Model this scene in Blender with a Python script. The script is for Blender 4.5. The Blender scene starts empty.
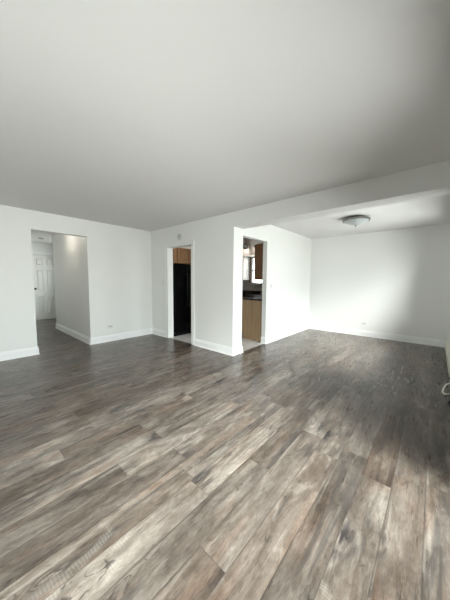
import bpy, bmesh, math, random
from mathutils import Vector, Matrix
random.seed(4)
S = bpy.context.scene
COL = S.collection

# ------------------------------------------------------------------ camera, sky, exposure
CAM_H, PITCH, ROLL, YAW, FPX = 1.294, 4.587, 0.451, 41.369, 237.9
def make_camera():
    y, p, r = map(math.radians, (YAW, PITCH, ROLL))
    fwd = Vector((-math.sin(y)*math.cos(p), math.cos(y)*math.cos(p), -math.sin(p)))
    right = Vector((math.cos(y), math.sin(y), 0)); up = right.cross(fwd)
    r2 = math.cos(r)*right + math.sin(r)*up
    u2 = -math.sin(r)*right + math.cos(r)*up
    cam = bpy.data.cameras.new('camera'); o = bpy.data.objects.new('camera', cam)
    COL.objects.link(o)
    m = Matrix((r2, u2, -fwd)).transposed().to_4x4()
    m.translation = Vector((0, 0, CAM_H)); o.matrix_world = m
    cam.sensor_fit = 'VERTICAL'; cam.sensor_height = 24; cam.lens = FPX/600*24
    cam.clip_start = 0.02; cam.clip_end = 300
    S.camera = o
make_camera()

SKY_UP, SKY_LOW, GROUND = (1.08, 1.24, 1.36), (0.94, 0.96, 0.96), (0.80, 0.80, 0.78)
SKY_STRENGTH = 3.0
GLOW_DIR, GLOW_ANGLE, GLOW = (0.52, -0.36, 0.78), 44, 4.2
S.view_settings.view_transform = 'Standard'
S.view_settings.look = 'None'
S.view_settings.exposure = 1.86
S.view_settings.gamma = 1
S.view_settings.use_curve_mapping = False
S.cycles.use_guiding = True
S.cycles.caustics_reflective = False
S.cycles.diffuse_bounces = 8
S.cycles.max_bounces = 14
S.cycles.transparent_max_bounces = 16
S.cycles.sample_clamp_indirect = 3

def make_world():
    w = bpy.data.worlds.new('overcast_sky'); S.world = w; w.use_nodes = True
    nt = w.node_tree; nt.nodes.clear()
    tc = nt.nodes.new('ShaderNodeTexCoord'); sp = nt.nodes.new('ShaderNodeSeparateXYZ')
    nt.links.new(tc.outputs['Generated'], sp.inputs[0])
    mr = nt.nodes.new('ShaderNodeMapRange'); mr.inputs[1].default_value = -1; mr.inputs[2].default_value = 1
    nt.links.new(sp.outputs['Z'], mr.inputs[0])
    cr = nt.nodes.new('ShaderNodeValToRGB'); e = cr.color_ramp.elements
    e[0].position = 0.0; e[0].color = (*GROUND, 1)
    e[1].position = 1.0; e[1].color = (*SKY_UP, 1)
    a = e.new(0.49); a.color = (*GROUND, 1)
    b = e.new(0.52); b.color = (*SKY_LOW, 1)
    nt.links.new(mr.outputs[0], cr.inputs[0])
    bg = nt.nodes.new('ShaderNodeBackground'); bg.inputs[1].default_value = SKY_STRENGTH
    out = nt.nodes.new('ShaderNodeOutputWorld')
    # bright patch of thin cloud where the sun stands behind the overcast
    dp = nt.nodes.new('ShaderNodeVectorMath'); dp.operation = 'DOT_PRODUCT'
    nt.links.new(tc.outputs['Generated'], dp.inputs[0]); dp.inputs[1].default_value = Vector(GLOW_DIR).normalized()
    gl = nt.nodes.new('ShaderNodeMapRange'); gl.interpolation_type = 'SMOOTHERSTEP'
    nt.links.new(dp.outputs['Value'], gl.inputs[0])
    gl.inputs[1].default_value = math.cos(math.radians(GLOW_ANGLE)); gl.inputs[2].default_value = 1.0
    gl.inputs[3].default_value = 0.0; gl.inputs[4].default_value = GLOW
    ad = nt.nodes.new('ShaderNodeMix'); ad.data_type = 'RGBA'; ad.blend_type = 'ADD'; ad.clamp_result = False
    ad.inputs[0].default_value = 1.0
    gc = nt.nodes.new('ShaderNodeVectorMath'); gc.operation = 'SCALE'; gc.inputs[0].default_value = (1.0, 0.97, 0.93)
    nt.links.new(gl.outputs[0], gc.inputs['Scale'])
    nt.links.new(cr.outputs[0], ad.inputs[6]); nt.links.new(gc.outputs[0], ad.inputs[7])
    nt.links.new(ad.outputs[2], bg.inputs[0]); nt.links.new(bg.outputs[0], out.inputs[0])
    w.cycles.sampling_method = 'MANUAL'; w.cycles.sample_map_resolution = 256
make_world()

def portal(name, cx, cy, cz, w, h, direction):
    l = bpy.data.lights.new(name, 'AREA'); l.shape = 'RECTANGLE'; l.size = w; l.size_y = h
    l.cycles.is_portal = True
    o = bpy.data.objects.new(name, l); COL.objects.link(o)
    o.location = (cx, cy, cz)
    o.rotation_euler = Vector(direction).to_track_quat('-Z', 'Y').to_euler()

# ------------------------------------------------------------------ dimensions (m)
H = 2.44
XL, YK, XC, YD, XR = -5.103, 3.129, -2.571, 6.437, 0.262
YB, T = -1.2, 0.12
HY1, HY2, HZ = 0.889, 1.742, 2.129            # hall opening
XH, XD = -7.53, -9.368                        # hall wall end, hall end wall
KA, KB, KZ = -4.434, -3.647, 2.004            # kitchen doorway
OY1, OY2, OZ = 3.385, 4.194, 2.088            # kitchen pass opening
BZ, BY2 = 2.194, 3.376                        # ceiling beam
KT, PT = 0.13, 0.10                           # wall thicknesses
KY = 5.72                                     # kitchen back wall
GD = (-0.85, 2.05, 0.02, 2.10)                # sliding glass door in right wall  y0 y1 z0 z1
DW = (3.35, 5.78, 0.80, 2.18)                 # dining window
KW = (-4.045, -3.15, 1.22, 1.985)               # kitchen window x0 x1 z0 z1
portal('portal_door', XR+0.10, (GD[0]+GD[1])/2, (GD[2]+GD[3])/2, GD[1]-GD[0], GD[3]-GD[2], (-1, 0, 0))
portal('portal_dining', XR+0.10, (DW[0]+DW[1])/2, (DW[2]+DW[3])/2, DW[1]-DW[0], DW[3]-DW[2], (-1, 0, 0))

# ------------------------------------------------------------------ materials
class N:
    """tiny node-graph helper"""
    def __init__(s, name):
        s.m = bpy.data.materials.new(name); s.m.use_nodes = True
        s.nt = s.m.node_tree; s.b = s.nt.nodes['Principled BSDF']; s.out = s.nt.nodes['Material Output']
    def node(s, t, **k):
        n = s.nt.nodes.new(t)
        for a, v in k.items(): setattr(n, a, v)
        return n
    def put(s, sock, v):
        if isinstance(v, bpy.types.NodeSocket): s.nt.links.new(v, sock)
        else: sock.default_value = v
    def math(s, op, a, b=0.0, c=0.0, clamp=False):
        n = s.node('ShaderNodeMath', operation=op, use_clamp=clamp)
        s.put(n.inputs[0], a); s.put(n.inputs[1], b)
        if op in ('MULTIPLY_ADD', 'SMOOTH_MIN', 'COMPARE'): s.put(n.inputs[2], c)
        return n.outputs[0]
    def pos(s):
        return s.node('ShaderNodeNewGeometry').outputs['Position']
    def obj(s):
        return s.node('ShaderNodeTexCoord').outputs['Object']
    def sep(s, v):
        n = s.node('ShaderNodeSeparateXYZ'); s.put(n.inputs[0], v); return n.outputs
    def comb(s, x, y, z):
        n = s.node('ShaderNodeCombineXYZ')
        for i, v in enumerate((x, y, z)): s.put(n.inputs[i], v)
        return n.outputs[0]
    def noise(s, v, scale, detail=3, rough=0.5, dist=0.0):
        n = s.node('ShaderNodeTexNoise'); s.put(n.inputs['Vector'], v)
        n.inputs['Scale'].default_value = scale; n.inputs['Detail'].default_value = detail
        n.inputs['Roughness'].default_value = rough; n.inputs['Distortion'].default_value = dist
        return n.outputs['Fac']
    def mr(s, v, a, b, c=0.0, d=1.0, smooth=False):
        n = s.node('ShaderNodeMapRange'); n.interpolation_type = 'SMOOTHSTEP' if smooth else 'LINEAR'
        s.put(n.inputs[0], v)
        for i, x in enumerate((a, b, c, d)): s.put(n.inputs[i+1], x)
        return n.outputs[0]
    def ramp(s, v, stops):
        n = s.node('ShaderNodeValToRGB'); e = n.color_ramp.elements
        e[0].position = stops[0][0]; e[0].color = (*stops[0][1], 1)
        e[1].position = stops[-1][0]; e[1].color = (*stops[-1][1], 1)
        for p, c in stops[1:-1]: e.new(p).color = (*c, 1)
        s.put(n.inputs[0], v); return n.outputs[0]
    def mix(s, f, a, b, mode='MIX'):
        n = s.node('ShaderNodeMix', data_type='RGBA', blend_type=mode)
        s.put(n.inputs[0], f)
        for i, v in ((6, a), (7, b)):
            s.put(n.inputs[i], (*v, 1) if isinstance(v, tuple) and len(v) == 3 else v)
        return n.outputs[2]
    def bump(s, h, strength, dist=0.01):
        n = s.node('ShaderNodeBump'); n.inputs['Strength'].default_value = strength
        n.inputs['Distance'].default_value = dist; s.put(n.inputs['Height'], h)
        s.nt.links.new(n.outputs[0], s.b.inputs['Normal'])
    def set(s, color=None, rough=None, metal=None, spec=None, coat=None):
        if color is not None: s.put(s.b.inputs['Base Color'], (*color, 1) if isinstance(color, tuple) else color)
        if rough is not None: s.put(s.b.inputs['Roughness'], rough)
        if metal is not None: s.b.inputs['Metallic'].default_value = metal
        if spec is not None: s.b.inputs['Specular IOR Level'].default_value = spec
        if coat is not None: s.b.inputs['Coat Weight'].default_value = coat
        return s.m

def paint(name, col, rough=0.6, bump=0.04, scale=220, var=0.015):
    n = N(name); p = n.pos()
    f = n.noise(p, 1.3, 3)
    c0 = tuple(max(0, x-var) for x in col); c1 = tuple(min(1, x+var) for x in col)
    n.set(n.mix(f, c0, c1), rough)
    n.bump(n.noise(p, scale, 2), bump, 0.002)
    return n.m

def simple(name, col, rough=0.5, metal=0.0, spec=0.5, var=0.08, scale=40, coat=None):
    n = N(name); f = n.noise(n.obj(), scale, 3)
    c0 = tuple(x*(1-var) for x in col); c1 = tuple(min(1, x*(1+var)) for x in col)
    return n.set(n.mix(f, c0, c1), rough, metal, spec, coat)

def oak(name, dark, light, axis='Z', rough=0.42):
    n = N(name); p = n.sep(n.pos())
    k = {'X': (2.2, 38, 38), 'Y': (38, 2.2, 38), 'Z': (38, 38, 2.2)}[axis]
    v = n.comb(*[n.math('MULTIPLY', p[i], k[i]) for i in range(3)])
    g = n.noise(v, 1.0, 5, 0.6, 0.6)
    v2 = n.comb(*[n.math('MULTIPLY', p[i], k[i]*0.28) for i in range(3)])
    g2 = n.noise(v2, 1.0, 2, 0.5, 1.2)
    f = n.math('ADD', n.math('MULTIPLY', g, 0.6), n.math('MULTIPLY', g2, 0.4))
    n.set(n.ramp(f, [(0.3, dark), (0.52, tuple((a+b)/2 for a, b in zip(dark, light))), (0.7, light)]), rough)
    n.bump(g, 0.08, 0.002)
    return n.m

def wood_floor():
    n = N('weathered_grey_wood_floor'); X, Y, Z = n.sep(n.pos())
    W, L = 0.1637, 1.22
    u = n.math('DIVIDE', n.math('ADD', X, 20*W - 0.031), W)
    col = n.math('FLOOR', u); fu = n.math('FRACT', u)
    wn = n.node('ShaderNodeTexWhiteNoise', noise_dimensions='1D'); n.put(wn.inputs['W'], col)
    v = n.math('ADD', n.math('DIVIDE', n.math('ADD', Y, 20.0), L), n.math('MULTIPLY', wn.outputs[0], 7.3))
    row = n.math('FLOOR', v); fv = n.math('FRACT', v)
    wn2 = n.node('ShaderNodeTexWhiteNoise', noise_dimensions='2D'); n.put(wn2.inputs['Vector'], n.comb(col, row, 0.0))
    rid = wn2.outputs[0]
    rc = n.sep(wn2.outputs[1])
    ox = n.math('MULTIPLY', rid, 37.0); oy = n.math('MULTIPLY', rc[1], 53.0)
    px = n.math('ADD', X, ox); py = n.math('ADD', Y, oy)
    def st(kx, ky, z=0.0): return n.comb(n.math('MULTIPLY', px, kx), n.math('MULTIPLY', py, ky), z)
    big = n.noise(st(8, 2.2), 1, 3, 0.55, 1.0)           # broad cloudy tone in a board
    streak = n.noise(st(16, 1.3, 3.0), 1, 2, 0.5, 1.0)    # long streaks
    grain = n.noise(st(140, 26, 7.0), 1, 3, 0.65, 0.3)    # fine grain
    patch = n.noise(st(22, 14, 11.0), 1, 3, 0.6, 1.0)    # small worn mottling
    def amp(v, k): return n.math('MULTIPLY', n.math('SUBTRACT', v, 0.5), k)
    tone = n.math('ADD', 0.48, amp(rid, 0.19))
    tone = n.math('ADD', tone, amp(wn.outputs[0], 0.08))
    tone = n.math('ADD', tone, amp(big, 0.80))
    tone = n.math('ADD', tone, n.math('MULTIPLY', amp(streak, 0.75), n.mr(rc[1], 0.0, 1.0, 0.25, 1.0)))
    tone = n.math('ADD', tone, amp(grain, 0.40))
    tone = n.math('ADD', tone, amp(patch, 0.32))
    c = n.ramp(tone, [(0.10, (0.022, 0.017, 0.014)), (0.32, (0.060, 0.048, 0.039)), (0.48, (0.108, 0.090, 0.075)),
                      (0.64, (0.166, 0.144, 0.124)), (0.90, (0.32, 0.289, 0.252))])
    # brownish areas here and there
    bw = n.math('ADD', n.mr(rc[2], 0.45, 1.0, 0, 0.4), n.mr(n.noise(st(7, 1.6, 41.0), 1, 2), 0.5, 0.68, 0, 0.45, True))
    c = n.mix(bw, c, (1.10, 0.88, 0.74), 'MULTIPLY')
    # charcoal stripes and pale worn edges along some boards
    dark = n.mr(n.noise(st(12, 1.0, 51.0), 1, 2, 0.5, 1.0), 0.58, 0.67, 0, 0.66, True)
    c = n.mix(dark, c, (0.050, 0.044, 0.041))
    pale = n.mr(n.noise(st(18, 1.1, 61.0), 1, 2, 0.5, 1.0), 0.61, 0.70, 0, 0.30, True)
    c = n.mix(pale, c, (0.30, 0.278, 0.245))
    # saw marks across the board inside worn patches
    saw = n.math('SINE', n.math('ADD', n.math('MULTIPLY', py, 470.0), n.math('MULTIPLY', n.noise(st(26, 9, 2.0), 1, 3), 7.0)))
    sawmask = n.math('MULTIPLY', n.mr(n.noise(st(9, 3.4, 21.0), 1, 3, 0.6, 0.6), 0.55, 0.66, 0, 1, True), n.mr(rc[0], 0.45, 0.7))
    c = n.mix(n.math('MULTIPLY', sawmask, n.mr(saw, -0.3, 0.9, 0.10, 0.24)), c, (0.48, 0.45, 0.40))
    # dark knots and cracks
    vo = n.node('ShaderNodeTexVoronoi', feature='F1'); vo.inputs['Scale'].default_value = 1.0
    warp = n.noise(st(13, 5, 5.0), 1, 4, 0.6)
    n.put(vo.inputs['Vector'], n.comb(n.math('ADD', n.math('MULTIPLY', px, 5.2), n.math('MULTIPLY', warp, 1.0)),
                                      n.math('ADD', n.math('MULTIPLY', py, 1.8), n.math('MULTIPLY', warp, 0.5)), 0.0))
    vc = n.sep(vo.outputs['Color'])
    knot = n.math('MULTIPLY', n.mr(vo.outputs['Distance'], 0.05, 0.36, 1, 0, True), n.math('GREATER_THAN', vc[0], 0.50))
    knot = n.math('MULTIPLY', knot, n.mr(n.noise(st(22, 6, 31.0), 1, 3, 0.6), 0.38, 0.55, 0.0, 1))
    c = n.mix(n.math('MULTIPLY', knot, 0.95), c, (0.022, 0.019, 0.021))
    cn = n.noise(st(11, 3.0, 17.0), 1, 2, 0.5, 1.5)
    crack = n.math('MULTIPLY', n.mr(n.math('ABSOLUTE', n.math('SUBTRACT', cn, 0.5)), 0.008, 0.030, 1, 0, True),
                   n.mr(n.noise(st(9, 2.2, 71.0), 1, 2), 0.58, 0.66, 0, 1, True))
    c = n.mix(n.math('MULTIPLY', crack, 0.8), c, (0.035, 0.029, 0.026))
    # joints
    ex = n.math('MULTIPLY', n.math('MINIMUM', fu, n.math('SUBTRACT', 1.0, fu)), W)
    ey = n.math('MULTIPLY', n.math('MINIMUM', fv, n.math('SUBTRACT', 1.0, fv)), L)
    ed = n.math('MINIMUM', ex, ey)
    c = n.mix(n.mr(ed, 0.0016, 0.0034, 0.42, 0), c, (0.03, 0.026, 0.023))
    hgt = n.math('ADD', n.math('MULTIPLY', n.mr(ed, 0.0, 0.0045, 0, 1, True), 1.0), n.math('MULTIPLY', grain, 0.03))
    n.bump(hgt, 0.28, 0.0016)
    rg = n.math('ADD', 0.21, n.math('MULTIPLY', n.noise(st(40, 4, 9.0), 1, 3), 0.16))
    n.set(c, rg, 0, 0.42)
    return n.m

def tile_floor():
    n = N('pale_kitchen_tile'); X, Y, Z = n.sep(n.pos()); W = 0.305
    fx = n.math('FRACT', n.math('DIVIDE', n.math('ADD', X, 30.0), W)); fy = n.math('FRACT', n.math('DIVIDE', n.math('ADD', Y, 30.07), W))
    e = n.math('MULTIPLY', n.math('MINIMUM', n.math('MINIMUM', fx, n.math('SUBTRACT', 1.0, fx)), n.math('MINIMUM', fy, n.math('SUBTRACT', 1.0, fy))), W)
    g = n.noise(n.pos(), 5, 5, 0.6, 0.8)
    c = n.ramp(g, [(0.3, (0.46, 0.43, 0.41)), (0.7, (0.66, 0.63, 0.61))])
    c = n.mix(n.mr(e, 0.002, 0.004, 1, 0), c, (0.34, 0.32, 0.30))
    n.bump(n.mr(e, 0.001, 0.006), 0.3, 0.002)
    n.set(c, 0.32); return n.m

def granite():
    n = N('dark_granite'); p = n.pos()
    f = n.noise(p, 160, 3, 0.7); g = n.noise(p, 30, 3)
    n.set(n.mix(n.mr(f, 0.58, 0.68), n.ramp(g, [(0.35, (0.010, 0.009, 0.009)), (0.7, (0.035, 0.030, 0.028))]), (0.14, 0.11, 0.09)), 0.14)
    return n.m

def splash():
    n = N('taupe_backsplash_tile'); X, Y, Z = n.sep(n.pos()); W = 0.10
    q = n.math('ADD', n.math('ADD', X, Y), 30.0)
    fx = n.math('FRACT', n.math('DIVIDE', q, W)); fz = n.math('FRACT', n.math('DIVIDE', Z, W))
    e = n.math('MINIMUM', n.math('MINIMUM', fx, n.math('SUBTRACT', 1.0, fx)), n.math('MINIMUM', fz, n.math('SUBTRACT', 1.0, fz)))
    c = n.ramp(n.noise(n.pos(), 9, 4), [(0.3, (0.36, 0.33, 0.30)), (0.7, (0.50, 0.46, 0.43))])
    c = n.mix(n.mr(e, 0.01, 0.03, 1, 0), c, (0.55, 0.52, 0.49))
    n.set(c, 0.3); return n.m

def glass_pane():
    m = bpy.data.materials.new('window_glass'); m.use_nodes = True; nt = m.node_tree; nt.nodes.clear()
    t = nt.nodes.new('ShaderNodeBsdfTransparent'); t.inputs[0].default_value = (0.95, 0.97, 0.96, 1)
    g = nt.nodes.new('ShaderNodeBsdfGlossy'); g.inputs['Roughness'].default_value = 0.01
    f = nt.nodes.new('ShaderNodeFresnel'); f.inputs[0].default_value = 1.25
    mx = nt.nodes.new('ShaderNodeMixShader'); o = nt.nodes.new('ShaderNodeOutputMaterial')
    nt.links.new(f.outputs[0], mx.inputs[0]); nt.links.new(t.outputs[0], mx.inputs[1]); nt.links.new(g.outputs[0], mx.inputs[2])
    nt.links.new(mx.outputs[0], o.inputs[0]); return m

def lamp_glass(name, col, strength):
    n = N(name); f = n.noise(n.obj(), 14, 3, 0.6, 1.5)
    n.set(n.mix(f, tuple(x*0.88 for x in col), col), 0.35)
    if strength:
        n.b.inputs['Emission Color'].default_value = (*col, 1); n.b.inputs['Emission Strength'].default_value = strength; n.m.cycles.emission_sampling = 'NONE'
    return n.m

M = dict(
    wall=paint('white_wall_paint', (0.80, 0.805, 0.79), 0.55),
    ceil=paint('white_ceiling_paint', (0.71, 0.705, 0.695), 0.75, 0.06),
    trim=paint('white_trim_enamel', (0.85, 0.86, 0.86), 0.35, 0.01),
    kwall=paint('cream_kitchen_paint', (0.80, 0.76, 0.71), 0.5),
    door=paint('white_door_paint', (0.78, 0.775, 0.75), 0.42, 0.02),
    floor=wood_floor(), tile=tile_floor(), granite=granite(), splash=splash(), glass=glass_pane(),
    oak=oak('honey_oak', (0.14, 0.062, 0.022), (0.34, 0.175, 0.072)),
    oakdark=oak('brown_oak', (0.10, 0.042, 0.016), (0.20, 0.092, 0.036)),
    panel=oak('tan_oak_panel', (0.25, 0.160, 0.085), (0.40, 0.275, 0.160)),
    black=simple('black_enamel', (0.002, 0.002, 0.0022), 0.2, 0, 0.10),
    blackp=simple('black_plastic', (0.004, 0.004, 0.0042), 0.4, 0, 0.12),
    toe=simple('dark_toe_kick', (0.045, 0.03, 0.02), 0.6),
    plate=simple('white_plastic', (0.74, 0.74, 0.72), 0.35, var=0.02),
    slot=simple('dark_slot', (0.05, 0.05, 0.05), 0.6),
    grey=simple('grey_plastic', (0.50, 0.50, 0.48), 0.45, var=0.03),
    nickel=simple('brushed_nickel', (0.42, 0.41, 0.39), 0.3, 1.0, var=0.05),
    concrete=simple('grey_concrete', (0.30, 0.295, 0.285), 0.8, var=0.1, scale=8),
    darknickel=simple('satin_dark_nickel', (0.24, 0.235, 0.22), 0.25, 1.0, var=0.05),
    chrome=simple('chrome', (0.75, 0.75, 0.76), 0.12, 1.0, var=0.02),
    bronze=simple('dark_bronze', (0.05, 0.042, 0.036), 0.35, 0.8),
    beige=simple('beige_enamel', (0.60, 0.57, 0.49), 0.4, var=0.03),
    cable=simple('white_cable', (0.78, 0.77, 0.74), 0.4, var=0.02),
    char=simple('charcoal_plastic', (0.045, 0.045, 0.047), 0.5),
    bowl=lamp_glass('frosted_alabaster_glass', (0.42, 0.455, 0.46), 0.0),
    lit=lamp_glass('lit_frosted_glass', (1.0, 0.90, 0.72), 1.2),
    vinyl=simple('white_vinyl', (0.80, 0.81, 0.81), 0.4, var=0.02),
)

# ------------------------------------------------------------------ mesh helpers
def bm_box(bm, x0, x1, y0, y1, z0, z1):
    vs = [bm.verts.new((x, y, z)) for z in (z0, z1) for y in (y0, y1) for x in (x0, x1)]
    for f in ((0, 2, 3, 1), (4, 5, 7, 6), (0, 1, 5, 4), (2, 6, 7, 3), (0, 4, 6, 2), (1, 3, 7, 5)):
        bm.faces.new([vs[i] for i in f])

def link(name, bm, mat, parent=None, smooth=False, bevel=0.0, seg=2):
    bmesh.ops.recalc_face_normals(bm, faces=bm.faces)
    me = bpy.data.meshes.new(name); bm.to_mesh(me); bm.free()
    me.materials.append(mat)
    if smooth:
        for p in me.polygons: p.use_smooth = True
    o = bpy.data.objects.new(name, me); COL.objects.link(o)
    if parent is not None: o.parent = parent
    if bevel:
        b = o.modifiers.new('bevel', 'BEVEL'); b.width = bevel; b.segments = seg; b.limit_method = 'ANGLE'
        b.harden_normals = False
    return o

def boxes(name, bs, mat, parent=None, bevel=0.0):
    bm = bmesh.new()
    for b in bs: bm_box(bm, *b)
    return link(name, bm, mat, parent, bevel=bevel)

def lathe(name, prof, mat, parent=None, seg=40, axis=None, loc=(0, 0, 0)):
    """prof: (radius, height) pairs turned about Z, then the Z axis swung to `axis`"""
    bm = bmesh.new(); rings = []
    for r, z in prof:
        if r < 1e-5: rings.append([bm.verts.new((0, 0, z))])
        else: rings.append([bm.verts.new((r*math.cos(2*math.pi*i/seg), r*math.sin(2*math.pi*i/seg), z)) for i in range(seg)])
    for a, b in zip(rings, rings[1:]):
        for i in range(seg):
            j = (i+1) % seg
            if len(a) == 1 and len(b) == 1: continue
            if len(a) == 1: bm.faces.new((a[0], b[j], b[i]))
            elif len(b) == 1: bm.faces.new((a[i], a[j], b[0]))
            else: bm.faces.new((a[i], a[j], b[j], b[i]))
    if axis is not None:
        q = Vector(axis).to_track_quat('Z', 'Y'); bmesh.ops.rotate(bm, cent=(0, 0, 0), matrix=q.to_matrix(), verts=bm.verts)
    bmesh.ops.translate(bm, vec=loc, verts=bm.verts)
    o = link(name, bm, mat, parent, smooth=True)
    es = o.modifiers.new('split', 'EDGE_SPLIT'); es.split_angle = math.radians(38)
    return o

def tube(name, pts, r, mat, parent=None, seg=10, smooth_n=6):
    pts = [Vector(p) for p in pts]
    if smooth_n > 1:                                   # Catmull-Rom resample
        q = [pts[0]] + pts + [pts[-1]]; out = []
        for i in range(1, len(q)-2):
            p0, p1, p2, p3 = q[i-1], q[i], q[i+1], q[i+2]
            for k in range(smooth_n):
                t = k/smooth_n
                out.append(0.5*((2*p1)+(p2-p0)*t+(2*p0-5*p1+4*p2-p3)*t*t+(3*p1-p0-3*p2+p3)*t**3))
        out.append(pts[-1]); pts = out
    bm = bmesh.new(); rings = []; n = None
    for i, p in enumerate(pts):
        d = (pts[min(i+1, len(pts)-1)] - pts[max(i-1, 0)]).normalized()
        if n is None:
            n = d.orthogonal().normalized()
        n = (n - d*n.dot(d)).normalized(); b = d.cross(n)
        rings.append([bm.verts.new(p + r*(math.cos(2*math.pi*k/seg)*n + math.sin(2*math.pi*k/seg)*b)) for k in range(seg)])
    for a, b in zip(rings, rings[1:]):
        for i in range(seg): bm.faces.new((a[i], a[(i+1) % seg], b[(i+1) % seg], b[i]))
    bm.faces.new(rings[0]); bm.faces.new(rings[-1])
    return link(name, bm, mat, parent, smooth=True)

def thing(name, label, cat, loc=(0, 0, 0), group=None):
    o = bpy.data.objects.new(name, None); COL.objects.link(o); o.location = loc; o.empty_display_size = 0.1
    o['label'] = label; o['category'] = cat
    if group: o['group'] = group
    bpy.context.view_layer.update()
    return o
def tag(o, label, cat, group=None):
    o['label'] = label; o['category'] = cat
    if group: o['group'] = group
    return o
def struct(o, label=None, cat=None):
    o['kind'] = 'structure'
    if label: o['label'] = label
    if cat: o['category'] = cat
    return o
def own(o, t):
    """parent a part modelled in room coordinates to its thing"""
    o.parent = t; o.matrix_parent_inverse = Matrix.Translation(-Vector(t.location)); return o

# ------------------------------------------------------------------ setting: floor, ceiling, walls
struct(boxes('floor', [(XL-T, XR+T, YB-T, YK+0.02, -0.12, 0), (XC-0.02, XR+T, YK+0.02, YD+T, -0.12, 0), (XD-T, XL-T, 0.4, 2.9, -0.12, 0)], M['floor']),
       'weathered grey-brown wood plank floor', 'floor')
struct(boxes('floor_kitchen', [(XL, XC-0.02, YK+0.02, KY, -0.12, 0.0)], M['tile']), 'pale tiled floor of the kitchen', 'floor')
struct(boxes('ceiling', [(XL-T, XR+T, YB-T, YK, H, H+T), (XC, XR+T, YK, YD+T, H, H+T), (XD-T, XL-T, 0.4, 2.9, H, H+T)], M['ceil']),
       'plain white ceiling of the living room, dining area and hall', 'ceiling')
struct(boxes('ceiling_kitchen', [(XL-T, XC, YK, KY+T, H, H+T)], M['kwall']), 'cream ceiling of the kitchen', 'ceiling')

struct(boxes('wall_left', [(XL-T, XL, YB, HY1, 0, H), (XL-T, XL, HY2, KY, 0, H), (XL-T, XL, HY1, HY2, HZ, H)], M['wall']),
       'white wall with the wide hall opening', 'wall')
struct(boxes('wall_hall_right', [(XH, XL-T, HY2, HY2+T, 0, H), (XH, XH+T, HY2+T, 2.7, 0, H)], M['wall']), 'white side wall of the hall', 'wall')
struct(boxes('wall_hall_left', [(XD, XL-T, 0.55-T, 0.55, 0, H)], M['wall']), 'left wall of the hall', 'wall')
AW = (-8.90, -8.05, 0.95, 2.05)                 # unseen window added to light the hall door, x0 x1 z0 z1
struct(boxes('wall_hall_alcove', [(XD, AW[0], 2.7, 2.7+T, 0, H), (AW[1], XH+T, 2.7, 2.7+T, 0, H), (AW[0], AW[1], 2.7, 2.7+T, 0, AW[2]), (AW[0], AW[1], 2.7, 2.7+T, AW[3], H)], M['wall']), 'side wall past the hall corner', 'wall')
DY0, DY1, DZ = 1.613, 2.226, 2.06              # hall door leaf
struct(boxes('wall_hall_end', [(XD-T, XD, 0.43, DY0-0.015, 0, H), (XD-T, XD, DY1+0.015, 2.82, 0, H), (XD-T, XD, DY0-0.015, DY1+0.015, DZ+0.015, H),
                               (XD-T, XD-T+0.03, DY0-0.015, DY1+0.015, 0, DZ+0.015)], M['wall']), 'white end wall of the hall around its door', 'wall')
struct(boxes('wall_kitchen', [(XL, KA, YK, YK+KT, 0, H), (KB, XC, YK, YK+KT, 0, H), (KA, KB, YK, YK+KT, KZ, H)], M['wall']),
       'white wall with the narrow kitchen doorway', 'wall')
struct(boxes('wall_partition', [(XC-PT, XC, YK+KT, OY1, 0, H), (XC-PT, XC, OY2, YD, 0, H), (XC-PT, XC, OY1, OY2, OZ, H)], M['wall']),
       'white wall between the dining area and kitchen', 'wall')
struct(boxes('wall_far', [(XC-PT, XR+T, YD, YD+T, 0, H)], M['wall']), 'plain white far wall of the dining area', 'wall')
struct(boxes('wall_kitchen_back', [(XL, KW[0], KY, KY+T, 0, H), (KW[1], XC-PT, KY, KY+T, 0, H), (KW[0], KW[1], KY, KY+T, 0, KW[2]), (KW[0], KW[1], KY, KY+T, KW[3], H)], M['kwall']),
       'cream back wall of the kitchen', 'wall')
struct(boxes('wall_right', [(XR, XR+T, YB, GD[0], 0, H), (XR, XR+T, GD[1], DW[0], 0, H), (XR, XR+T, DW[1], YD, 0, H),
                            (XR, XR+T, GD[0], GD[1], 0, GD[2]), (XR, XR+T, GD[0], GD[1], GD[3], H),
                            (XR, XR+T, DW[0], DW[1], 0, DW[2]), (XR, XR+T, DW[0], DW[1], DW[3], H)], M['wall']), 'white window wall on the right', 'wall')
struct(boxes('wall_back', [(XL-T, XR+T, YB-T, YB, 0, H)], M['wall']), 'white wall behind the viewer', 'wall')
struct(boxes('light_blocking_slab', [(XR+T, XR+T+1.5, YB, 2.6, -0.15, -0.02)], M['concrete']), 'unseen grey concrete slab added outside the glass door to block ground light', 'light_blocking_slab')  # unseen slab added to cut ground light reaching the living room ceiling
struct(boxes('ceiling_beam', [(XC, XR, YK, BY2, BZ, H)], M['wall']), 'white ceiling beam between living room and dining area', 'beam')

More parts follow.
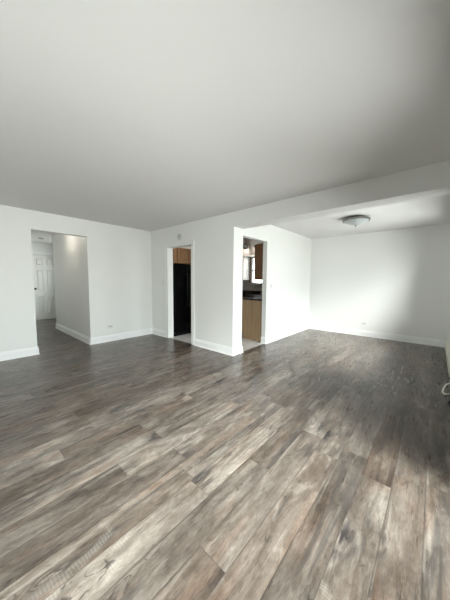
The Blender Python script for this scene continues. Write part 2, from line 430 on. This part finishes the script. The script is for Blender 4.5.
# ------------------------------------------------------------------ baseboards: moulded profile run along the wall faces
PROF = [(0.0, 0.0), (0.026, 0.0), (0.026, 0.006), (0.023, 0.014), (0.016, 0.020), (0.016, 0.098), (0.012, 0.104), (0.012, 0.116), (0.006, 0.130), (0.004, 0.138), (0.0, 0.140)]
def baseboard(name, path, first=0, last=None, label=None):
    """path runs with the room on its right-hand side; pieces mitre into the neighbouring ones"""
    P = [Vector((x, y)) for x, y in path]; last = len(P)-1 if last is None else last
    def nrm(i):
        d = (P[i+1]-P[i]).normalized(); return Vector((d.y, -d.x))
    def off(i, d):
        a = nrm(i-1) if i > 0 else None; b = nrm(i) if i < len(P)-1 else None
        if a is None: return P[i]+b*d
        if b is None: return P[i]+a*d
        m = (a+b); return P[i] + m*(d/(1+a.dot(b)))
    bm = bmesh.new(); rings = []
    for i in range(first, last+1):
        rings.append([bm.verts.new((*off(i, d), z)) for d, z in PROF])
    n = len(PROF)
    for a, b in zip(rings, rings[1:]):
        for k in range(n): bm.faces.new((a[k], a[(k+1) % n], b[(k+1) % n], b[k]))
    bm.faces.new(rings[0]); bm.faces.new(rings[-1])
    return struct(link(name, bm, M['trim']), label, 'baseboard')
CAS = 0.098
baseboard('baseboard_left', [(XL, YB), (XL, HY1), (XL-T, HY1)], label='white baseboard left of the hall opening')
ph = [(XH, 2.7), (XH, HY2), (XL, HY2), (XL, YK), (KA-CAS, YK)]
baseboard('baseboard_hall', ph, 0, 2, 'white baseboard along the hall wall')
baseboard('baseboard_corner', ph, 2, 4, 'white baseboard right of the hall opening')
baseboard('baseboard_kitchen', [(KB+CAS, YK), (XC, YK), (XC, OY1), (XC-PT, OY1)], label='white baseboard around the kitchen wall end')
pd = [(XC-PT, OY2), (XC, OY2), (XC, YD), (XR, YD), (XR, 6.2)]
baseboard('baseboard_partition', pd, 0, 2, 'white baseboard right of the kitchen opening')
baseboard('baseboard_far', pd, 2, 3, 'white baseboard along the far wall')
baseboard('baseboard_right', pd, 3, 4, 'short white baseboard in the right corner')
baseboard('baseboard_window', [(XR, 4.25), (XR, GD[1]+0.06)], label='white baseboard beside the glass door')
baseboard('baseboard_back', [(XR, YB), (XL, YB)], label='white baseboard behind the viewer')
baseboard('baseboard_hall_end', [(XD, 0.55), (XD, DY0-0.085)], label='white baseboard left of the hall door')

# doorway casing of the kitchen (living room side) and its jamb lining
def casing(name, x0, x1, z, y, w, label):
    bm = bmesh.new(); d = 0.016
    for (a, b) in ((x0-w, x0), (x1, x1+w)):
        bm_box(bm, a, b, y-d, y, 0, z+w)
    bm_box(bm, x0, x1, y-d, y, z, z+w)
    for (a, b) in ((x0-w-0.001, x0-w+0.016), (x1+w-0.016, x1+w+0.001)):      # raised back band
        bm_box(bm, a, b, y-d-0.008, y, 0, z+w)
    bm_box(bm, x0-w, x1+w, y-d-0.008, y, z+w-0.016, z+w+0.001)
    return struct(link(name, bm, M['wall'], bevel=0.003), label, 'door casing')
casing('trim_1', KA, KB, KZ, YK, CAS-0.012, 'white casing around the kitchen doorway')
bm = bmesh.new()
bm_box(bm, XD, XD+0.016, DY0-0.075, DY0-0.012, 0, DZ+0.085); bm_box(bm, XD, XD+0.016, DY1+0.012, DY1+0.075, 0, DZ+0.085)
bm_box(bm, XD, XD+0.016, DY0-0.012, DY1+0.012, DZ+0.012, DZ+0.085)
struct(link('trim_2', bm, M['trim'], bevel=0.003), 'white casing around the hall door', 'door casing')

# ------------------------------------------------------------------ hall door, six raised panels
def hall_door():
    t = thing('door_1', 'white six-panel door closed at the end of the hall', 'door', (XD-0.02, (DY0+DY1)/2, 0)); t['kind'] = 'structure'
    xf = XD-0.022; w = DY1-DY0
    bm = bmesh.new(); bm_box(bm, xf-0.038, xf-0.022, DY0, DY1, 0.008, DZ)
    st, mid = 0.085, 0.075; pw = (w-2*st-mid)/2
    rows = [(0.19, 0.78), (0.92, 1.62), (1.72, 1.97)]
    cols = [(DY0+st, DY0+st+pw), (DY1-st-pw, DY1-st)]
    for a, b in ((DY0, DY0+st), (cols[0][1], cols[1][0]), (DY1-st, DY1)): bm_box(bm, xf-0.022, xf, a, b, 0.008, DZ)
    zs = [0.008, 0.19, 0.78, 0.92, 1.62, 1.72, 1.97, DZ]
    for i in range(0, 8, 2):
        for a, b in cols: bm_box(bm, xf-0.022, xf, a, b, zs[i], zs[i+1])
    own(link('door_leaf', bm, M['door'], bevel=0.004), t)
    for z0, z1 in rows:
        for a, b in cols:
            bm = bmesh.new(); g = 0.030; s = 0.018
            lo = [bm.verts.new((xf-0.022, y, z)) for y, z in ((a+g, z0+g), (b-g, z0+g), (b-g, z1-g), (a+g, z1-g))]
            hi = [bm.verts.new((xf-0.004, y, z)) for y, z in ((a+g+s, z0+g+s), (b-g-s, z0+g+s), (b-g-s, z1-g-s), (a+g+s, z1-g-s))]
            bm.faces.new(hi); bm.faces.new(lo[::-1])
            for i in range(4): bm.faces.new((lo[i], lo[(i+1) % 4], hi[(i+1) % 4], hi[i]))
            own(link('raised_panel', bm, M['door']), t)
    k = own(lathe('door_knob', [(0.0, 0.0), (0.030, 0.0), (0.030, 0.006), (0.012, 0.010), (0.011, 0.030), (0.024, 0.038), (0.029, 0.050), (0.025, 0.062), (0.0, 0.066)],
              M['bronze'], None, 24, (1, 0, 0), (xf, DY0+0.052, 1.0)), t)
    k['label'] = 'dark round door knob'
hall_door()

# ------------------------------------------------------------------ windows in the outer walls
def frame_x(bm, x0, x1, y0, y1, z0, z1, w):
    bm_box(bm, x0, x1, y0, y0+w, z0, z1); bm_box(bm, x0, x1, y1-w, y1, z0, z1)
    bm_box(bm, x0, x1, y0+w, y1-w, z0, z0+w); bm_box(bm, x0, x1, y0+w, y1-w, z1-w, z1)
def side_window(name, label, cat, d, wide, sill):
    y0, y1, z0, z1 = d; ym = (y0+y1)/2
    t = thing(name, label, cat, (XR+0.06, ym, z0)); t['kind'] = 'structure'
    bm = bmesh.new(); frame_x(bm, XR+0.015, XR+0.105, y0, y1, z0, z1, 0.035)
    own(link('window_frame', bm, M['vinyl'], bevel=0.003), t)
    for k, (a, b, x) in enumerate(((y0+0.035, ym+0.025, XR+0.03), (ym-0.025, y1-0.035, XR+0.065))):
        bm = bmesh.new(); frame_x(bm, x, x+0.03, a, b, z0+0.035, z1-0.035, wide)
        s = own(link('sash', bm, M['vinyl'], bevel=0.003), t)
        p = own(boxes('glass_pane', [(x+0.012, x+0.018, a+wide, b-wide, z0+0.035+wide, z1-0.035-wide)], M['glass']), t)
    if sill:
        own(boxes('window_sill', [(XR-0.05, XR+0.015, y0-0.05, y1+0.05, z0-0.03, z0)], M['trim'], bevel=0.006), t)
side_window('door_2', 'white framed sliding glass door beside the viewer', 'glass door', GD, 0.045, False)
side_window('window_1', 'white framed dining area window above the heater', 'window', DW, 0.045, True)
def kitchen_window():
    x0, x1, z0, z1 = KW; xm = (x0+x1)/2
    t = thing('window_2', 'bright kitchen window above the sink', 'window', (xm, KY+0.05, z0)); t['kind'] = 'structure'
    bm = bmesh.new(); w = 0.04
    bm_box(bm, x0, x0+w, KY+0.02, KY+0.10, z0, z1); bm_box(bm, x1-w, x1, KY+0.02, KY+0.10, z0, z1)
    bm_box(bm, x0+w, x1-w, KY+0.02, KY+0.10, z0, z0+w); bm_box(bm, x0+w, x1-w, KY+0.02, KY+0.10, z1-w, z1)
    bm_box(bm, x0+w, x1-w, KY+0.03, KY+0.07, (z0+z1)/2-0.02, (z0+z1)/2+0.02)
    own(link('window_frame', bm, M['vinyl'], bevel=0.003), t)
    own(boxes('glass_pane', [(x0+w, x1-w, KY+0.05, KY+0.056, z0+w, z1-w)], M['glass']), t)
    own(boxes('window_sill', [(x0-0.03, x1+0.03, KY-0.05, KY+0.02, z0-0.03, z0)], M['splash'], bevel=0.004), t)
    bm = bmesh.new(); bm_box(bm, x0-0.035, x0, KY-0.012, KY, z0, z1)
    own(link('side_casing', bm, M['oakdark'], bevel=0.003), t)
kitchen_window()
def added_alcove_window():  # added opening, out of view, that brings daylight onto the hall door
    x0, x1, z0, z1 = AW; y = 2.7; w = 0.04; zm = (z0+z1)/2
    t = thing('hall_fill_window', 'unseen window added round the hall corner to light the door', 'window', ((x0+x1)/2, y+0.06, z0)); t['kind'] = 'structure'
    own(boxes('window_frame', [(x0, x0+w, y+0.02, y+0.1, z0, z1), (x1-w, x1, y+0.02, y+0.1, z0, z1), (x0+w, x1-w, y+0.02, y+0.1, z0, z0+w),
                               (x0+w, x1-w, y+0.02, y+0.1, z1-w, z1), (x0+w, x1-w, y+0.03, y+0.07, zm-0.02, zm+0.02)], M['vinyl'], bevel=0.003), t)
    own(boxes('glass_pane', [(x0+w, x1-w, y+0.05, y+0.056, z0+w, z1-w)], M['glass']), t)
added_alcove_window()

# ------------------------------------------------------------------ kitchen
def shaker(name, parent, plane, u0, u1, z0, z1, face, out, mat, knob=None):
    """raised-frame cabinet door on plane 'X' or 'Y'; `face` is the carcass face, `out` (+1/-1) the outward way"""
    bm = bmesh.new(); fw, d, dp = 0.055, 0.022, 0.006
    def bx(a, b, za, zb, t0, t1):
        lo, hi = sorted((face+out*t0, face+out*t1))
        if plane == 'X': bm_box(bm, lo, hi, a, b, za, zb)
        else: bm_box(bm, a, b, lo, hi, za, zb)
    bx(u0, u1, z0, z1, 0.001, dp)
    bx(u0, u0+fw, z0, z1, dp, d); bx(u1-fw, u1, z0, z1, dp, d); bx(u0+fw, u1-fw, z0, z0+fw, dp, d); bx(u0+fw, u1-fw, z1-fw, z1, dp, d)
    if z1-z0 > 0.2: bx(u0+fw+0.02, u1-fw-0.02, z0+fw+0.02, z1-fw-0.02, dp, d-0.003)
    o = own(link(name, bm, mat, bevel=0.0025), parent)
    if knob:
        u, z = knob
        loc = (face+out*d, u, z) if plane == 'X' else (u, face+out*d, z)
        ax = (out, 0, 0) if plane == 'X' else (0, out, 0)
        k = lathe('knob', [(0.0, 0.0), (0.006, 0.0), (0.006, 0.012), (0.015, 0.018), (0.013, 0.026), (0.0, 0.028)], M['nickel'], None, 16, ax, loc)
        k.parent = o
    return o

def fridge():
    x0, xf = XL+0.02, KA+0.012; y0, y1, zt = 3.30, 4.15, 1.668
    t = thing('refrigerator', 'black side-by-side refrigerator seen through the kitchen doorway', 'refrigerator', ((x0+xf)/2, (y0+y1)/2, 0))
    body = own(boxes('body', [(x0, xf-0.075, y0, y1, 0.02, zt-0.012)], M['blackp'], bevel=0.006), t)
    own(boxes('toe_grille', [(xf-0.10, xf-0.05, y0+0.01, y1-0.01, 0.0, 0.075)] + [(xf-0.05, xf-0.044, y0+0.03, y1-0.03, 0.012+0.015*i, 0.019+0.015*i) for i in range(4)], M['blackp']), t)
    ys = 3.668
    for a, b in ((y0, ys-0.003), (ys+0.003, y1)):
        d = own(boxes('door', [(xf-0.07, xf, a, b, 0.085, zt)], M['black'], bevel=0.012), t)
        hy = ys-0.035 if a == y0 else ys+0.035
        h = tube('handle', [(xf-0.002, hy, 0.70), (xf+0.035, hy, 0.74), (xf+0.045, hy, 0.85), (xf+0.045, hy, 1.30), (xf+0.035, hy, 1.41), (xf-0.002, hy, 1.45)], 0.012, M['blackp'])
        h.parent = d
        if a == y0:
            dis = boxes('ice_dispenser', [(xf-0.001, xf+0.008, 3.36, 3.39, 0.98, 1.30), (xf-0.001, xf+0.008, 3.53, 3.56, 0.98, 1.30), (xf-0.001, xf+0.010, 3.39, 3.53, 1.21, 1.30), (xf-0.001, xf+0.012, 3.39, 3.53, 0.98, 1.00)], M['black'], bevel=0.003)
            dis.parent = d
fridge()

def over_fridge():
    x0, xf = XL+0.003, KA-0.008; y0, y1, z0, z1 = YK+KT+0.01, 4.17, 1.69, 2.045
    t = thing('wall_cabinet', 'honey oak cabinet mounted above the black refrigerator', 'cabinet', (XL+0.3, 3.7, z0))
    own(boxes('carcass', [(x0, xf, y0, y1, z0, z1)], M['oak'], bevel=0.003), t)
    shaker('cabinet_door', t, 'X', 3.385, 3.765, z0+0.02, z1-0.02, xf, 1, M['oak'], (3.73, z0+0.06))
    shaker('cabinet_door', t, 'X', 3.775, 4.155, z0+0.02, z1-0.02, xf, 1, M['oak'], (3.81, z0+0.06))
over_fridge()
struct(boxes('trim_3', [(XL, KA-0.03, YK+KT, KY-0.33, 2.046, H)], M['kwall']), 'cream soffit above the refrigerator cabinet', 'soffit')
struct(boxes('trim_4', [(XL, XC-PT-0.34, KY-0.33, KY, 1.99, H)], M['kwall']), 'cream soffit above the kitchen window', 'soffit')
struct(boxes('trim_5', [(XC-PT-0.34, XC-PT, 4.285, KY, 2.09, H)], M['kwall']), 'cream soffit above the brown cabinet', 'soffit')

RX = XC-PT                                     # kitchen side of the partition
def side_base():
    x0, x1, y0, y1 = -3.262, RX-0.004, 4.285, KY-0.01
    t = thing('base_cabinet', 'tan oak base cabinet with its end panel facing the dining-side opening', 'cabinet', ((x0+x1)/2, (y0+y1)/2, 0))
    bm = bmesh.new(); bm_box(bm, x0+0.004, x1, y0+0.016, y1, 0.10, 0.875)
    own(link('carcass', bm, M['oak']), t)
    bm = bmesh.new(); vs = []
    pts = [(x0+0.055, 0.0), (x1-0.10, 0.0), (x1-0.10, 0.0), (x1, 0.03), (x1, 0.875), (x0, 0.875), (x0, 0.105), (x0+0.055, 0.105)]
    pts = [(x0+0.055, 0.0), (x1, 0.0), (x1, 0.875), (x0, 0.875), (x0, 0.105), (x0+0.055, 0.105)]
    a = [bm.verts.new((x, y0, z)) for x, z in pts]; b = [bm.verts.new((x, y0+0.016, z)) for x, z in pts]
    bm.faces.new(a); bm.faces.new(b[::-1])
    for i in range(len(pts)): bm.faces.new((a[i], a[(i+1) % len(pts)], b[(i+1) % len(pts)], b[i]))
    own(link('end_panel', bm, M['panel'], bevel=0.0015), t)
    own(boxes('toe_kick', [(x0+0.06, x0+0.075, y0+0.016, y1, 0.0, 0.10)], M['toe']), t)
    for k in range(2):
        a0 = y0+0.02+k*0.45; shaker('cabinet_door', t, 'X', a0, a0+0.44, 0.125, 0.68, x0+0.004, -1, M['oak'], (a0+0.40 if k == 0 else a0+0.04, 0.63))
        shaker('drawer', t, 'X', a0, a0+0.44, 0.70, 0.86, x0+0.004, -1, M['oak'], (a0+0.22, 0.78))
side_base()
def back_base():
    x0, x1, y0, y1 = XL+0.01, -3.315, KY-0.60, KY-0.004
    t = thing('base_cabinet', 'honey oak base cabinet run below the kitchen window', 'cabinet', ((x0+x1)/2, (y0+y1)/2, 0))
    own(boxes("carcass", [(x0, x1, y0+0.02, y1, 0.10, 0.875)], M['oak']), t)
    own(boxes('toe_kick', [(x0, x1, y0+0.08, y0+0.095, 0.0, 0.10)], M['toe']), t)
    for k in range(4):
        a0 = x0+0.02+k*0.44; shaker('cabinet_door', t, 'Y', a0, a0+0.43, 0.125, 0.68, y0+0.02, -1, M['oak'], (a0+0.40 if k % 2 == 0 else a0+0.04, 0.63))
        shaker('drawer', t, 'Y', a0, a0+0.43, 0.70, 0.86, y0+0.02, -1, M['oak'], (a0+0.22, 0.78))
back_base()
def counter():
    t = thing('countertop', 'dark speckled stone L-shaped countertop with a low backsplash lip', 'countertop', (-3.0, 5.2, 0.877))
    own(boxes('slab', [(-3.285, RX-0.002, 4.275, KY-0.62, 0.877, 0.915), (XL+0.005, RX-0.002, KY-0.62, KY-0.002, 0.877, 0.915)], M['granite']), t)
    own(boxes('backsplash_lip', [(XL+0.005, RX-0.024, KY-0.022, KY-0.002, 0.9155, 1.02), (RX-0.022, RX-0.002, 4.275, KY-0.002, 0.9155, 1.02)], M['granite'], bevel=0.003), t)
counter()
struct(boxes('trim_6', [(XL+0.005, RX-0.008, KY-0.007, KY-0.0005, 1.021, 1.188), (XL+0.005, KW[0]-0.04, KY-0.007, KY-0.0005, 1.188, 1.33)], M['splash']), 'taupe tile backsplash on the kitchen back wall', 'backsplash')
def uppers():
    x0, x1 = -2.925, RX-0.003
    t = thing('wall_cabinet', 'dark brown oak cabinet hung over the tan base cabinet', 'cabinet', ((x0+x1)/2, 4.8, 1.32))
    own(boxes('carcass', [(x0, x1, 4.285, 5.50, 1.32, 2.075)], M['oakdark'], bevel=0.003), t)
    for k in range(3):
        a0 = 4.295+k*0.40; shaker('cabinet_door', t, 'X', a0, a0+0.39, 1.335, 2.06, x0, -1, M['oakdark'], (a0+0.04, 1.39))
    xb = KW[0]+0.045
    t = thing('wall_cabinet', 'oak cabinet left of the kitchen window, daylight painted pale on its end panel', 'cabinet', (-4.5, KY-0.16, 1.33))
    own(boxes('carcass', [(-5.05, KW[0]-0.045, KY-0.315, KY-0.003, 1.33, 1.972)], M['oak'], bevel=0.003), t)
    for k in range(2):
        a0 = -5.04+k*0.415; shaker('cabinet_door', t, 'Y', a0, a0+0.405, 1.345, 2.03, KY-0.315, -1, M['oakdark'], (a0+0.365 if k == 0 else a0+0.04, 1.40))
    e = own(boxes('end_panel', [(KW[0]-0.045, KW[0]-0.037, KY-0.315, KY-0.014, 1.33, 1.972)], M['kwall']), t); e['label'] = 'end panel with window glare in its pale colour'  # pale colour stands for window light falling on the oak end
uppers()
def faucet():
    x, y, z = -3.62, KY-0.075, 0.916
    t = thing('faucet', 'chrome gooseneck faucet standing behind the sink', 'faucet', (x, y, z))
    own(lathe('base', [(0.0, 0.0), (0.028, 0.0), (0.028, 0.012), (0.018, 0.03), (0.016, 0.06), (0.0, 0.062)], M['chrome'], None, 20, None, (x, y, z)), t)
    own(tube('spout', [(x, y, z+0.05), (x, y, z+0.24), (x, y-0.03, z+0.31), (x, y-0.10, z+0.335), (x, y-0.17, z+0.31), (x, y-0.195, z+0.25)], 0.011, M['chrome']), t)
    own(tube('lever', [(x+0.015, y, z+0.05), (x+0.06, y, z+0.07), (x+0.10, y, z+0.10)], 0.007, M['chrome']), t)
faucet()
def sink():
    x0, x1, y0, y1, z = -3.93, -3.31, 5.20, 5.58, 0.916
    t = thing('kitchen_sink', 'stainless steel sink set in the dark countertop under the window', 'sink', ((x0+x1)/2, (y0+y1)/2, z))
    own(boxes('rim', [(x0, x1, y0, y0+0.025, z, z+0.006), (x0, x1, y1-0.025, y1, z, z+0.006), (x0, x0+0.025, y0+0.025, y1-0.025, z, z+0.006), (x1-0.025, x1, y0+0.025, y1-0.025, z, z+0.006)], M['chrome'], bevel=0.002), t)
    bm = bmesh.new()
    rim = [(x0+0.025, y0+0.025), (x1-0.025, y0+0.025), (x1-0.025, y1-0.025), (x0+0.025, y1-0.025)]
    hi = [bm.verts.new((*p, z+0.004)) for p in rim]; lo = [bm.verts.new((p[0], p[1], z+0.0008)) for p in rim]
    bm.faces.new(lo)
    for i in range(4): bm.faces.new((hi[i], hi[(i+1) % 4], lo[(i+1) % 4], lo[i]))
    own(link('basin', bm, M['nickel']), t)
sink()
def track():
    x, y = -3.92, 5.22
    t = thing('track_light', 'grey track light with round heads on the kitchen ceiling', 'ceiling light', (x, y, H))
    own(boxes('rail', [(x-0.10, x+0.62, y-0.018, y+0.018, H-0.03, H)], M['grey'], bevel=0.003), t)
    for k in range(2):
        hx = x+0.06+k*0.36
        h = own(lathe('lamp_head', [(0.0, 0.0), (0.032, 0.002), (0.056, 0.03), (0.068, 0.075), (0.070, 0.135), (0.062, 0.135), (0.046, 0.09), (0.0, 0.085)], M['nickel'], None, 24, (-0.55, 0.40, -0.74), (hx, y, H-0.145)), t)
        ln = lathe('lens', [(0.0, 0.089), (0.045, 0.0925)], M['bowl'], None, 20, (-0.55, 0.40, -0.74), (hx, y, H-0.145)); ln.parent = h
        s = tube('stem', [(hx, y, H-0.028), (hx, y, H-0.150)], 0.008, M['grey'], None, 8, 1)
        s.parent = h
        l = bpy.data.lights.new('track_bulb', 'SPOT'); l.energy = 1.0; l.color = (1.0, 0.88, 0.78); l.shadow_soft_size = 0.05; l.spot_size = math.radians(150); l.spot_blend = 1.0
        lo = bpy.data.objects.new('track_bulb', l); COL.objects.link(lo); lo.location = Vector((hx, y, H-0.145)) + 0.11*Vector((-0.55, 0.40, -0.74)).normalized(); lo.rotation_euler = Vector((-0.55, 0.40, -0.74)).to_track_quat('-Z', 'Y').to_euler()
track()

# ------------------------------------------------------------------ lamps and detectors
def dining_lamp():
    x, y = -1.125, 4.79; R = 0.218
    t = thing('flush_mount_light', 'unlit round frosted glass light with nickel rim on the dining area ceiling', 'ceiling light', (x, y, H))
    own(lathe('rim', [(0.0, 0.0), (0.12, 0.0), (0.13, -0.012), (R-0.012, -0.028), (R, -0.036), (R+0.004, -0.050), (R, -0.066), (R-0.016, -0.068), (R-0.018, -0.048), (0.0, -0.044)], M['darknickel'], None, 56, None, (x, y, H-0.0005)), t)
    own(lathe('glass_bowl', [(R-0.018, -0.052), (R-0.020, -0.068), (R-0.045, -0.084), (R-0.09, -0.104), (R-0.14, -0.122), (0.03, -0.135), (0.0, -0.137)], M['bowl'], None, 56, None, (x, y, H)), t)
    own(lathe('finial', [(0.0, -0.132), (0.020, -0.134), (0.024, -0.141), (0.012, -0.149), (0.014, -0.158), (0.008, -0.168), (0.0, -0.171)], M['nickel'], None, 24, None, (x, y, H)), t)
dining_lamp()
def hall_lamp():
    x, y = -6.0, 1.36
    t = thing('flush_mount_light', 'lit dome light on the hall ceiling glowing onto the hall wall', 'ceiling light', (x, y, H))
    own(lathe('base_plate', [(0.0, 0.0), (0.14, 0.0), (0.145, -0.02), (0.13, -0.03), (0.0, -0.03)], M['nickel'], None, 40, None, (x, y, H-0.0005)), t)
    own(lathe('glass_dome', [(0.128, -0.031), (0.122, -0.05), (0.095, -0.085), (0.05, -0.105), (0.0, -0.11)], M['lit'], None, 40, None, (x, y, H)), t)
    l = bpy.data.lights.new('hall_bulb', 'POINT'); l.energy = 1.2; l.color = (1.0, 0.94, 0.83); l.shadow_soft_size = 0.09
    o = bpy.data.objects.new('hall_bulb', l); COL.objects.link(o); o.location = (x, y, H-0.22)
hall_lamp()
def detector(label, cat, loc, axis, r, mat):
    t = thing('smoke_detector', label, cat, loc)
    own(lathe('housing', [(0.0, 0.0), (r, 0.0), (r, 0.012), (r*0.93, 0.026), (r*0.72, 0.034), (0.0, 0.036)], mat, None, 36, axis, loc), t)
    own(lathe('vent_ring', [(r*0.55, 0.0345), (r*0.62, 0.040), (r*0.50, 0.042), (r*0.45, 0.0355)], M['grey'], None, 36, axis, loc), t)
    return t
detector('round grey smoke detector on the wall above the kitchen doorway', 'smoke detector', (-4.006, YK-0.0005, 2.19), (0, -1, 0), 0.058, M['grey'])
detector('small dark smoke detector on the hall ceiling near the door', 'smoke detector', (-8.25, 1.66, H-0.0005), (0, 0, -1), 0.06, M['grey'])

# ------------------------------------------------------------------ switches and outlets
def wall_plate(kind, label, loc, nx, ny, flat=False):
    """plate in a local frame: u along the wall, z up, n outwards"""
    t = thing('light_switch' if kind == 'switch' else 'wall_outlet', label, 'light switch' if kind == 'switch' else 'outlet', loc)
    n = Vector((nx, ny, 0)); u = Vector((-ny, nx, 0))
    w, h = (0.115, 0.072) if flat else (0.072, 0.115)
    def bx(name, items, mat, parent=None, bevel=0.0015):
        bm = bmesh.new()
        for a, b, z0, z1, d0, d1 in items:
            if flat: a, b, z0, z1 = z0, z1, a, b
            p = n*d0 + u*a; q = n*d1 + u*b
            bm_box(bm, min(p.x, q.x), max(p.x, q.x), min(p.y, q.y), max(p.y, q.y), z0, z1)
        o = link(name, bm, mat, parent, bevel=bevel); return o
    hw, hh = 0.036, 0.0575
    pl = bx('cover_plate', [(-hw, hw, -hh, hh, 0.0005, 0.007)], M['plate'], t, 0.003)
    if kind == 'switch':
        b = bx('toggle', [(-0.005, 0.005, -0.004, 0.014, 0.007, 0.018)], M['grey'], t)
        bx('screw', [(-0.003, 0.003, 0.027, 0.033, 0.007, 0.0085)], M['grey'], t, 0); bx('screw', [(-0.003, 0.003, -0.033, -0.027, 0.007, 0.0085)], M['grey'], t, 0)
    else:
        for s in (-1, 1):
            f = bx('socket', [(-0.016, 0.016, s*0.021-0.014, s*0.021+0.014, 0.007, 0.009)], M['grey'], t)
            bx('slot', [(-0.008, -0.0055, s*0.021-0.002, s*0.021+0.007, 0.009, 0.0094), (0.0055, 0.008, s*0.021-0.002, s*0.021+0.007, 0.009, 0.0094), (-0.002, 0.002, s*0.021-0.010, s*0.021-0.006, 0.009, 0.0094)], M['slot'], f, 0)
wall_plate('outlet', 'white outlet set sideways low on the wall right of the hall opening', (XL, 2.13, 0.318), 1, 0, True)
wall_plate('outlet', 'white outlet set sideways low on the far dining wall', (-1.225, YD, 0.306), 0, -1, True)
wall_plate('outlet', 'white upright outlet low on the wall right of the kitchen opening', (XC, 4.944, 0.303), 1, 0)
wall_plate('switch', 'white light switch beside the casing of the kitchen doorway', (-4.614, YK, 1.248), 0, -1)
wall_plate('switch', 'white light switch on the hall side wall', (-5.389, HY2, 1.229), 0, -1)
wall_plate('switch', 'white light switch on the wall right of the tall kitchen opening', (XC, 4.37, 1.196), 1, 0)

# ------------------------------------------------------------------ heater, adapter and cable at the right edge
def heater():
    y0, y1 = 4.27, 6.17
    t = thing('baseboard_heater', 'beige baseboard heater at the foot of the right-hand wall', 'heater', (XR-0.03, (y0+y1)/2, 0))
    prof = [(0.0, 0.035), (0.0, 0.19), (0.012, 0.19), (0.050, 0.168), (0.052, 0.160), (0.052, 0.050), (0.040, 0.035)]
    bm = bmesh.new()
    a = [bm.verts.new((XR-0.002-d, y0, z)) for d, z in prof]; b = [bm.verts.new((XR-0.002-d, y1, z)) for d, z in prof]
    bm.faces.new(a); bm.faces.new(b[::-1])
    for i in range(len(prof)): bm.faces.new((a[i], a[(i+1) % len(prof)], b[(i+1) % len(prof)], b[i]))
    own(link('cover', bm, M['beige'], bevel=0.002), t)
    k = own(boxes('toe_gap_shade', [(XR-0.034, XR-0.003, y0+0.02, y1-0.02, 0.0, 0.034)], M['slot']), t); k['label'] = 'dark strip standing for the shade below the cover'  # dark box fills the gap to paint the shade under the cover
heater()
def adapter():
    t = thing('power_adapter', 'charcoal power adapter lying on the floor at the right wall', 'power adapter', (0.205, 3.54, 0))
    own(boxes('housing', [(0.178, 0.230, 3.44, 3.64, 0.0, 0.035)], M['char'], bevel=0.008), t)
    own(tube('plug_lead', [(0.205, 3.46, 0.016), (0.205, 3.36, 0.008), (0.215, 3.24, 0.006), (0.222, 3.05, 0.006)], 0.0055, M['char']), t)
adapter()
tag(tube('cable', [(0.224, 4.24, 0.010), (0.220, 4.13, 0.010), (0.192, 4.075, 0.012), (0.163, 3.95, 0.014), (0.144, 3.80, 0.012), (0.141, 3.73, 0.010), (0.155, 3.69, 0.010), (0.181, 3.695, 0.010), (0.205, 3.71, 0.010), (0.224, 3.76, 0.010)], 0.0085, M['cable']),
    'looped white cable lying on the floor at the right wall', 'cable')
